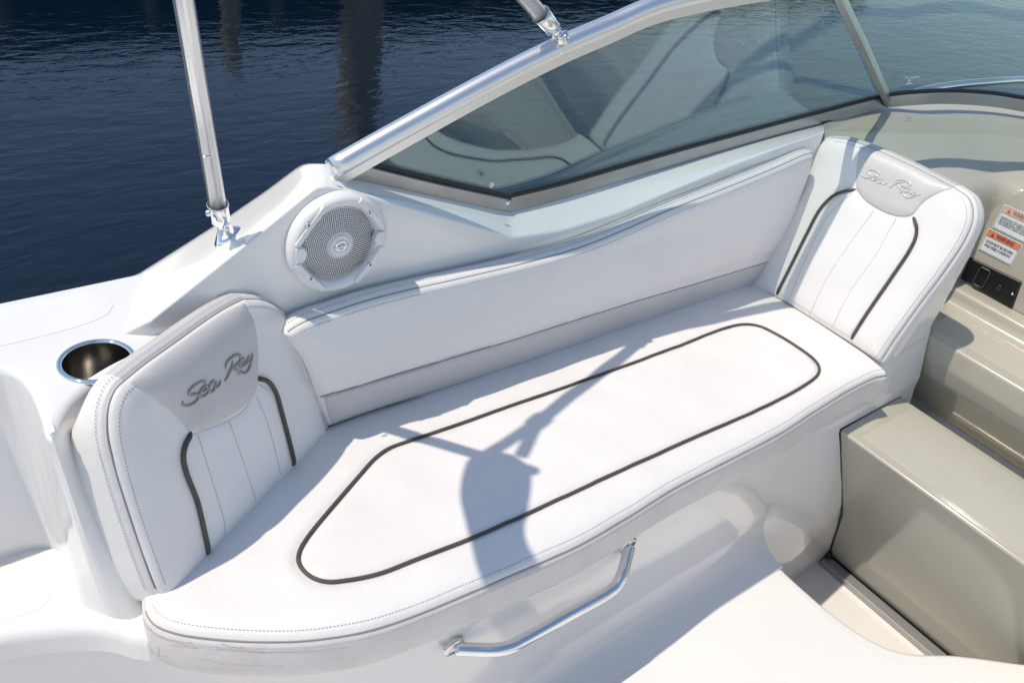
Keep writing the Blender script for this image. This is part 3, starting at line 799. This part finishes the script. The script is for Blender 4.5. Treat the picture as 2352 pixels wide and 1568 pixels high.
for a0_ in (62, 118, 242, 298):     # facets of the ring
    a = math.radians(a0_); sgn = 1 if math.cos(a) > 0 else -1; sg2 = 1 if math.sin(a) > 0 else -1
    pA = SC + vec(.030 * sgn, -.012, .077 * sg2); pB = SC + vec(.062 * sgn, -.0125, .040 * sg2); pC = SC + vec(.078 * sgn, -.012, .018 * sg2)
    G().sweep([pA, (pA + pB) / 2, pB, pC], [(-.007, -.004), (.007, -.004), (.004, .003), (-.004, .003)], (0, -1, 0)).o('ring_facet', plast, sp, angle=30)
for sg in (-1, 1):
    c = SC + vec(.075 * sg, -.008, 0)
    V = [c + vec(x * sg, y, z) for y in (.004, -.008) for x, z in ((-.014, 0), (-.009, .012), (.006, .014), (.006, -.014), (-.009, -.012))]
    obj('ring_lug', V, [[0, 1, 2, 3, 4], [5, 9, 8, 7, 6]] + [[i, (i + 1) % 5, 5 + (i + 1) % 5, 5 + i] for i in range(5)], plast, sp, smooth=False, bevel=.0015)
for px in ((708, 517), (848, 488), (849, 607), (713, 639)):
    c = at(*px, Y=1.0815)
    s1 = G().lathe([(.0042, -.006), (.0042, .0005), (.0034, .0016), (.0006, .0018)], c, ax, 20).o('screw', steel, sp)
    G().lathe([(.0018, .0019), (.0003, .00195)], c, ax, 10).o('screw_socket', blackp, s1)
c = SC + vec(0, -.0118, 0)
cp = G().lathe([(.0195, -.006), (.0195, .001), (.0183, .0026), (.016, .0022), (.0005, .0028)], SC + vec(0, -.0095, 0), ax, 48).o('centre_cap', plast, sp)
G().lathe([(.0108, .002), (.0112, .0038), (.0085, .0042), (.0062, .0036), (.006, .002)], SC + vec(0, -.0095, 0), ax, 40).o('round_emblem', chrome, cp)
G().sweep([SC + vec(-.0135, -.0140, -.002), SC + vec(.0135, -.0140, .002)], [(-.0014, -.0008), (.0014, -.0008), (.0012, .0008), (-.0012, .0008)], (0, -1, 0)).o('emblem_bar', chrome, cp)

# ================================================================ GRAB HANDLE
gh_ = thing('grab_handle', 'polished stainless grab rail on the white bench front below the seat', 'handle', tuple(at(1245, 1400, Y=.60)))
def pan(px, py, off=0):
    N_ = unit(vec(0, -1, .36)); p = onp(px, py, (0, .5285, 0), (0, -1, .36)); return p
def offp(px, py, k):      # plane parallel to the panel, k inboard
    N_ = unit(vec(0, -1, 0.0)); return onp(px, py, vec(0, .6455, 0) + N_ * k, N_)
nP = unit(vec(0, -1, 0.0))
pr, plf = offp(1446, 1254, .004), offp(1046, 1489, .004)
mid = [pr, offp(1437, 1290, .022), offp(1427, 1322, .040), offp(1414, 1345, .047), offp(1390, 1364, .049), offp(1300, 1414, .05), offp(1200, 1470, .049), offp(1172, 1484, .047), offp(1140, 1491, .040), offp(1095, 1491, .022), plf]
G().tube(cat(mid, 90), .0118, 24, up=(0, 0, 1)).o('rail', chrome, gh_)
for c, dx in ((pr, .012), (plf, -.012)):
    u = vec(1, 0, 0); v = unit(np.cross(nP, u))
    rows = []
    for r, h in ((.0185, -.003), (.0185, .001), (.017, .0028), (.012, .004)):
        rows.append([c - nP * .004 + (u * math.cos(a) * r * 1.2 + v * math.sin(a) * r) + nP * h for a in np.linspace(0, 2 * math.pi, 40, endpoint=False)])
    G().grid(rows, cu=True).o('flange', steel, gh_)

# ================================================================ WINDSHIELD
ws = thing('windshield', 'tinted glass windshield with a silver top rail along the coaming', 'windshield', (1.2, 1.15, .8))
RAIL = [at(765, 386, Y=1.142), at(860, 332, Y=1.142), at(961, 276, Y=1.142), at(1063, 220, Y=1.141), at(1186, 155, Y=1.139), at(1295, 102, Y=1.134), at(1405, 55, Y=1.128), at(1500, 14, Y=1.118), vec(1.36, 1.105, 1.207), vec(1.62, 1.065, 1.243), vec(1.93, 1.0, 1.268), vec(2.12, .94, 1.278), vec(2.28, .86, 1.283), vec(2.45, .62, 1.29), vec(2.52, .3, 1.295), vec(2.54, 0, 1.295), vec(2.45, -.62, 1.29), vec(2.25, -.9, 1.28), vec(1.6, -1.08, 1.24), vec(1.05, -1.13, 1.13), vec(.6, -1.14, .95)]
rp = cat(RAIL, 260)
G().tube(rp, .0175, 24).o('top_rail', alu, ws)
# lower frame: aft leg down to the corner, then the long sill
LA = [at(770, 390, Y=1.160), at(960, 435, Y=1.170), at(1158, 476, Y=1.176)]
LS = [at(1158, 476, Y=1.176), at(1280, 446, Y=1.176), at(1400, 411, Y=1.180), at(1550, 367, Y=1.184), at(1700, 325, Y=1.184), at(1880, 276, Y=1.170), at(2035, 237, Y=1.138), at(2120, 229, Z=.90), at(2200, 228, Z=.905), at(2280, 234, Z=.908), at(2352, 246, Z=.91), at(2500, 275, Z=.915), vec(2.80, .4, .93), vec(2.84, 0, .93)]
la, ls = cat(LA, 20), cat(LS, 150)
gup = vec(0, -.12, 1.0)
bar = [(-.007, -.010), (.009, -.010), (.009, .021), (.004, .024), (-.005, .024), (-.007, .020)]
G().sweep(la, bar, gup).o('aft_frame', alud, ws, angle=40)
upf = lambda i: vec(-.25 * min(i / 60, 1), -.12, 1.0)
G().sweep(ls, [(-.008, -.010), (.010, -.010), (.008, .012), (.004, .024), (-.005, .024), (-.008, .014)], upf).o('sill_frame', alud, ws, angle=40)
gk = [(-.0055, .0235), (.0055, .0235), (.0050, .0310), (-.0050, .0310)]
G().sweep(la, gk, gup).o('gasket', black, ws)
G().sweep(ls, gk, upf).o('gasket', black, ws)
# panes
PB, PT = ls[int(150 * .0)], None
k_post = int(np.argmin([abs(proj_x - 2035) for proj_x in [(lambda c: CX + FP * c[0] / -c[2])(RC.T @ (p - ORG)) for p in ls]]))
up_off = np.array([unit(vec(-.25 * min(i / 60, 1), -.12, 1.0)) * .027 for i in range(150)])
low_side = np.vstack([la[:-1] + unit(gup) * .027, (ls + up_off)[:k_post + 1]])
TP = at(1903, -30, Y=1.045)
i_post = int(np.argmin(np.linalg.norm(rp - TP, axis=1)))
POST_T = rp[i_post]
upr = rp[3:i_post + 1] + vec(0, .004, -.020)
M_ = 70
lo = resample(low_side, M_); hi = resample(upr, M_)
def pane(lo, hi, name):
    g = G(); nrm_ = None
    rows = [lo * (1 - q) + hi * q for q in np.linspace(0, 1, 10)]
    rows = np.array(rows)
    back = rows + vec(0, .004, 0)
    g.grid(rows); g.grid(back)
    g.grid([rows[0], back[0]]); g.grid([rows[-1], back[-1]]); g.grid([rows[:, 0], back[:, 0]]); g.grid([rows[:, -1], back[:, -1]])
    return g.o(name, glass, ws, angle=40)
pane(lo, hi, 'side_pane')
lo2 = resample((ls + up_off)[k_post:], 60)
i_end = int(np.argmin(np.linalg.norm(rp - vec(2.54, 0, 1.295), axis=1)))
hi2 = resample(rp[i_post:i_end] + vec(0, 0, -.018), 60)
rows = np.array([lo2 * (1 - q) + hi2 * q for q in np.linspace(0, 1, 10)])
g = G(); g.grid(rows); bk = rows + vec(.004, 0, .001); g.grid(bk)
g.grid([rows[0], bk[0]]); g.grid([rows[-1], bk[-1]]); g.grid([rows[:, 0], bk[:, 0]]); g.grid([rows[:, -1], bk[:, -1]])
fp_ = g.o('front_pane', glass, ws, angle=40)
bfp = bvh_of(fp_); g = G()
for q_ in ([(2078, 180), (2083, 177), (2087, 181), (2092, 177), (2097, 180), (2103, 177), (2112, 178)], [(2092, 184), (2086, 186), (2086, 190), (2091, 190), (2091, 187)], [(2080, 194), (2090, 192), (2096, 194)]):
    P, Nn = surf_path(bfp, q_, .0004, 30)
    if len(P) > 4: g.tube(P, .0007, 5)
g.o('etched_stamp', mat('etched mark', (.75, .82, .8), .6), ws, label='tiny pale etched maker stamp')
G().sweep(rp[:i_end] + vec(0, .001, -.016), [(-.004, -.020), (.004, -.020), (.006, .004), (-.006, .004)], (0, 0, 1)).o('rail_flange', alu, ws, angle=40)
pb = ls[k_post] + vec(0, -.004, .01)
G().sweep([pb, pb * .5 + POST_T * .5 + vec(0, -.004, 0), POST_T], [(-.020, -.006), (.020, -.006), (.018, .007), (-.018, .007)], (.5, -1, .6)).o('post', alud, ws, angle=40)
for px, Y_ in (((783, 391), 1.152), ((1166, 466), 1.164)):
    c = at(*px, Y=Y_); G().lathe([(.0052, -.004), (.0052, .0006), (.0035, .0022), (.0004, .0028)], c, (0, -1, .15), 20).o('screw', chrome, ws)
c = at(752, 374, Y=1.124); G().lathe([(.0035, -.003), (.0035, .0006), (.0025, .0016), (.0004, .002)], c, (-.2, -1, .3), 16).o('screw', chrome, ws)

# round sticker on the glass and the faint maker's stamp of the front pane
bg = thing('round_sticker', 'small pale round sticker in the lower corner of the side pane', 'sticker', tuple(at(1130, 425, Y=1.15)))
c = at(1130, 425, Y=1.150); G().lathe([(.0062, 0), (.0062, .0006), (.0003, .0006)], c, (0, -1, -.12), 28).o('disc', mat('sticker', (.55, .66, .60), .4), bg)

# ================================================================ CANOPY POLES
def flute(a): return 1 + .04 * math.cos(7 * a)
cpa = thing('canopy_pole', 'ribbed aluminium canopy pole rising from the chrome hinge on the side deck', 'pole', (.43, 1.14, .87), 'canopy poles')
ph = hit(bco, 524, 545)[0]
bs_ = at(503, 490, Y=1.145); tpp = vec(.335, 1.045, 1.40)
q1 = at(425, 20, Y=1.075)
dirp = unit(q1 - bs_)
top_ = bs_ + dirp * (1.60 - bs_[2]) / dirp[2]
G().tube([bs_, bs_ + (top_ - bs_) * .5, top_], .0125, 48, flute=flute).o('tube', alu, cpa)
e0 = bs_ - dirp * .016; e1 = bs_ + dirp * .017
G().tube([e0 - dirp * .004, e0, e0 + dirp * .004, e1 - dirp * .002, e1], [.008, .0135, .0152, .0152, .0140], 28).o('end_fitting', chrome, cpa)
G().lathe([(.0150, -.001), (.0165, 0), (.0165, .002), (.0150, .003)], e1, dirp, 28).o('collar', steel, cpa)
hp_ = ph + vec(-.004, 0, .022)
G().tube([e0 + dirp * .002, e0 - dirp * .010, hp_ + vec(0, 0, .004), hp_], [.008, .006, .0055, .0055], 16).o('tongue', chrome, cpa)
g = G()
for sd in (-1, 1):
    g.tube([ph + vec(-.002, .008 * sd, -.004), ph + vec(-.003, .008 * sd, .012), hp_ + vec(0, .0085 * sd, .004), hp_ + vec(.004, .0085 * sd, .010)], [.012, .011, .009, .003], 16, ell=.45, up=(0, 1, 0))
g.o('hinge_jaw', chrome, cpa)
nb = hit(bco, 524, 545)[1]
ub = unit(np.cross(nb, vec(0, 1, 0))); vb = np.cross(nb, ub)
rows = []
for r, h in ((.026, -.004), (.026, .002), (.023, .005), (.016, .011), (.010, .016), (.001, .018)):
    rows.append([ph + ub * math.cos(a) * r * 1.0 + vb * math.sin(a) * r * .62 + nb * h for a in np.linspace(0, 2 * math.pi, 36, endpoint=False)])
G().grid(rows, cu=True).o('base_plate', chrome, cpa)
G().lathe([(.004, -.012), (.0045, .012), (.003, .0135), (.0005, .014)], hp_, (0, -1, 0), 16).o('hinge_pin', steel, cpa)
cc_ = e0 * .3 + e1 * .7
lat = unit(np.cross(dirp, vec(0, 1, 0)))
G().lathe([(.005, .012), (.005, .018), (.003, .020), (.0003, .0205)], cc_, -lat if lat[0] > 0 else lat, 16).o('set_screw', steel, cpa)
for px in ((432, 143), (473, 360)):
    c = at(*px, Y=1.10); G().lathe([(.002, -.006), (.002, .004), (.0004, .005)], c, (-1, 0, 0), 10).o('rivet', steel, cpa)

cpf = thing('canopy_pole', 'canopy pole clamped to the silver windshield rail by a chrome jaw', 'pole', (1.047, 1.136, 1.15), 'canopy poles')
Mh = at(1287, 84, Y=1.128)
J = vec(.476, 1.08, 1.51)
dm = unit(at(1212, 2, Y=1.125) - at(1262, 58, Y=1.128))
b0 = at(1264, 60, Y=1.128)
far = b0 + dm * (1.60 - b0[2]) / dm[2] if dm[2] > .05 else J
G().tube([b0, (b0 + far) / 2, far], .0140, 32).o('tube', alu, cpf)
G().tube([b0 - dm * .010, b0 - dm * .006, b0 + dm * .03, b0 + dm * .034], [.011, .0162, .0168, .0156], 28).o('end_fitting', chrome, cpf)
G().lathe([(.0165, -.001), (.0182, 0), (.0182, .0025), (.0165, .0035)], b0 + dm * .032, dm, 28).o('collar', steel, cpf)
g = G()
for sd in (-1, 1):
    g.tube([Mh + vec(.002, .0085 * sd, -.012), Mh + vec(0, .0085 * sd, 0), Mh + vec(-.004, .0085 * sd, .010)], [.013, .013, .009], 18, ell=.4, up=(0, 1, 0))
g.o('hinge_jaw', chrome, cpf)
G().tube([Mh, b0 - dm * .008], [.007, .008], 16).o('tongue', chrome, cpf)
G().lathe([(.007, -.013), (.0075, .015), (.006, .018), (.0035, .0182), (.0033, .0165), (.0003, .0165)], Mh, (.1, -1, .1), 20).o('hinge_bolt', steel, cpf)
G().tube([Mh + vec(.003, .004, -.004), Mh + vec(.004, .006, -.014), Mh + vec(.004, .006, -.022), Mh + vec(.004, .006, -.030)], [.010, .014, .0165, .017], 24).o('saddle', chrome, cpf)
e_far = far
G().tube([far - dm * .035, far - dm * .03, far + dm * .02, far + dm * .025], [.014, .020, .020, .014], 20).o('joint', chrome, cpf)
for tgt, rr_ in ((vec(.301, 1.042, 1.62), .0125), (vec(.215, 1.07, 1.62), .0125)):
    G().tube([far, (far + tgt) / 2, tgt], rr_, 16).o('bow', alu, cpf)
# folded canopy overhead, out of the picture, casting the shade on the seat
boot = thing('folded_canopy', 'rolled canopy in a dark boot carried overhead on the canopy poles', 'canopy', (.2, 0, 1.6))
bp_ = cat([(.285, 1.05, 1.575), (.185, .96, 1.61), (.11, .86, 1.65), (.04, .62, 1.78), (0, .25, 1.92), (0, -.25, 1.92), (.04, -.62, 1.78), (.28, -1.05, 1.58)], 90)
G().tube(bp_, [.03 if i < 1 else .051 + .008 * math.sin(i * .55) for i in range(90)], 20).o('boot', canvas, boot)

br_ = thing('bow_rail', 'thin polished hand rail curving past the front glass at the right edge', 'rail', tuple(at(2352, 184, Z=.80)))
G().tube(cat([at(2095, 216, Z=.74), at(2130, 206, Z=.76), at(2200, 195, Z=.78), at(2280, 188, Z=.80), at(2352, 184, Z=.80), at(2460, 182, Z=.80), at(2600, 190, Z=.80)], 60), .014, 16).o('rail', chrome, br_)
e_ = at(2480, 183, Z=.80)
G().tube([e_, e_ - vec(0, 0, .6), e_ - vec(0, .02, 1.0)], .011, 12).o('stanchion', chrome, br_)
# ================================================================ LATCH AND LABELS
XL = 2.355
lt_ = thing('door_latch', 'black rectangular latch plate with keyhole below the warning labels', 'latch', tuple(at(2270, 650, X=XL)))
cs = [at(*p, X=XL) for p in [(2203, 640), (2226, 590), (2347, 648), (2323, 713)]]
cs[0] = cs[0]; cc3 = sum(cs) / 4
V = [c + (cc3 - c) * 0 for c in cs] + [c + vec(.03, 0, 0) for c in cs]
obj('plate', V, [[0, 1, 2, 3], [7, 6, 5, 4], [0, 4, 5, 1], [1, 5, 6, 2], [2, 6, 7, 3], [3, 7, 4, 0]], blackp, lt_, bevel=.006)
rc = at(2254, 637, X=XL - .003)
pts = [(rc[1] + a, rc[2] + b2) for a, b2 in ((.012, .026), (-.012, .026), (-.015, .020), (-.015, -.022), (-.011, -.027), (.010, -.027), (.014, -.022), (.014, .021))]
G().tube(smooth_path(resample([vec(XL - .003, a, b2) for a, b2 in pts + pts[:1]], 50), 1), .0026, 8, caps=False).o('pull_frame', mat('grey plastic', (.035, .038, .042), .3), lt_)
kc = at(2294, 661, X=XL - .002)
G().lathe([(.0095, -.002), (.0095, .002), (.008, .0035), (.0002, .0035)], kc, (-1, 0, 0), 28).o('lock', blackp, lt_)
G().box(kc + vec(-.0038, 0, 0), .0008, .008, .0016).o('key_slot', steel, lt_, smooth=False)
G().lathe([(.004, 0), (.004, .002), (.0002, .003)], at(2325, 675, X=XL - .001), (-1, 0, 0), 16).o('screw', steel, lt_)

def text_mesh(s, size, c, parent, align='CENTER', name='lettering', m=ink, wdt=None):
    cu = bpy.data.curves.new('t', 'FONT'); cu.body = s; cu.size = size; cu.align_x = align; cu.align_y = 'CENTER'; cu.extrude = .0001
    cu.offset = size * .02
    to = bpy.data.objects.new('t', cu); COL.objects.link(to)
    bpy.context.view_layer.update()
    me = bpy.data.meshes.new_from_object(to.evaluated_get(bpy.context.evaluated_depsgraph_get()))
    COL.objects.unlink(to); bpy.data.objects.remove(to)
    V = np.array([v.co[:] for v in me.vertices]); F = [list(p.vertices) for p in me.polygons]
    if wdt: V[:, 0] *= wdt / (V[:, 0].max() - V[:, 0].min())
    # local x -> -y (reading left to right seen from aft), local y -> z
    W = [vec(c[0] - .0002 - z, c[1] - x, c[2] + y) for x, y, z in V]
    return obj(name, W, F, m, parent, smooth=False)
def wlabel(y0, y1, z0, z1, lines, lab, fade=False):
    X_ = DX - .0012
    root = thing('warning_label', lab, 'label', (X_, (y0 + y1) / 2, z0))
    yc = (y0 + y1) / 2; wd = y0 - y1; hg = z1 - z0
    inkm = ink if not fade else mat('faded ink', (.16, .17, .17), .5)
    G().box((X_, yc, (z0 + z1) / 2), .001, wd, hg).o('card', labelw, root, bevel=.0004)
    hb = hg * .27
    G().box((X_ - .0008, yc, z1 - .0025 - hb / 2), .0008, wd - .006, hb).o('header_band', labelo if not fade else mat('faded orange', (.80, .46, .36), .4), root, smooth=False)
    g = G()
    for zz in (z0 + .0028, z1 - .0025 - hb, z1 - .0025): g.box((X_ - .0009, yc, zz), .0006, wd - .005, .0007)
    for yy in (y0 - .0028, y1 + .0028): g.box((X_ - .0009, yy, (z0 + z1) / 2), .0006, .0007, hg - .005)
    g.o('border_line', inkm, root, smooth=False)
    zc = z1 - .0025 - hb / 2
    text_mesh('WARNING', hb * .92, (X_ - .0013, yc - wd * .05, zc), root, name='header_text', m=inkm, wdt=wd * .52)
    ty = yc + wd * .31
    obj('triangle_symbol', [vec(X_ - .0014, ty + .0045, zc - hb * .32), vec(X_ - .0014, ty - .0045, zc - hb * .32), vec(X_ - .0014, ty, zc + hb * .36)], [[0, 1, 2]], inkm, root, smooth=False)
    text_mesh('!', hb * .5, (X_ - .0018, ty, zc - hb * .03), root, name='exclamation', m=labelo)
    n = len(lines); zt_ = z1 - .0025 - hb; H = (zt_ - z0)
    fs_ = min(H * .62 / n, hb * .62)
    for i, s in enumerate(lines):
        text_mesh(s, fs_, (X_ - .0006, yc, zt_ - H * (.18 + .5 * (i + .5) / n)), root, name='label_text', m=inkm, wdt=wd * (.80 if len(s) > 16 else .66) * (.98 if n < 3 else min(1.05, len(s) / 26)))
def yz(px, py):
    p = at(px, py, X=DX); return p[1], p[2]
yA, zA = yz(2246, 572); yB, zB = yz(2273, 527); yC, zC = yz(2324, 608)
wlabel(yA, yC, zA, zB + .003, ['DOOR MUST BE SECURED', 'WHILE VESSEL IS UNDERWAY.'], 'white card with orange WARNING band, DOOR MUST BE SECURED, just above the black latch')
yD, zD = yz(2273, 500)
wlabel(yA - .006, yC - .016, zB + .008, zB + .008 + (zB - zA) * 1.12, ['RUNNING BOAT WITH DOOR OPEN COULD', 'INDUCE EXHAUST FUMES INTO CABIN.', 'SEE OWNERS MANUAL FOR INSTRUCTIONS', 'CONCERNING CARBON MONOXIDE.'], 'sun-faded WARNING card about exhaust fumes, upper of the two cards on the beige door', True)
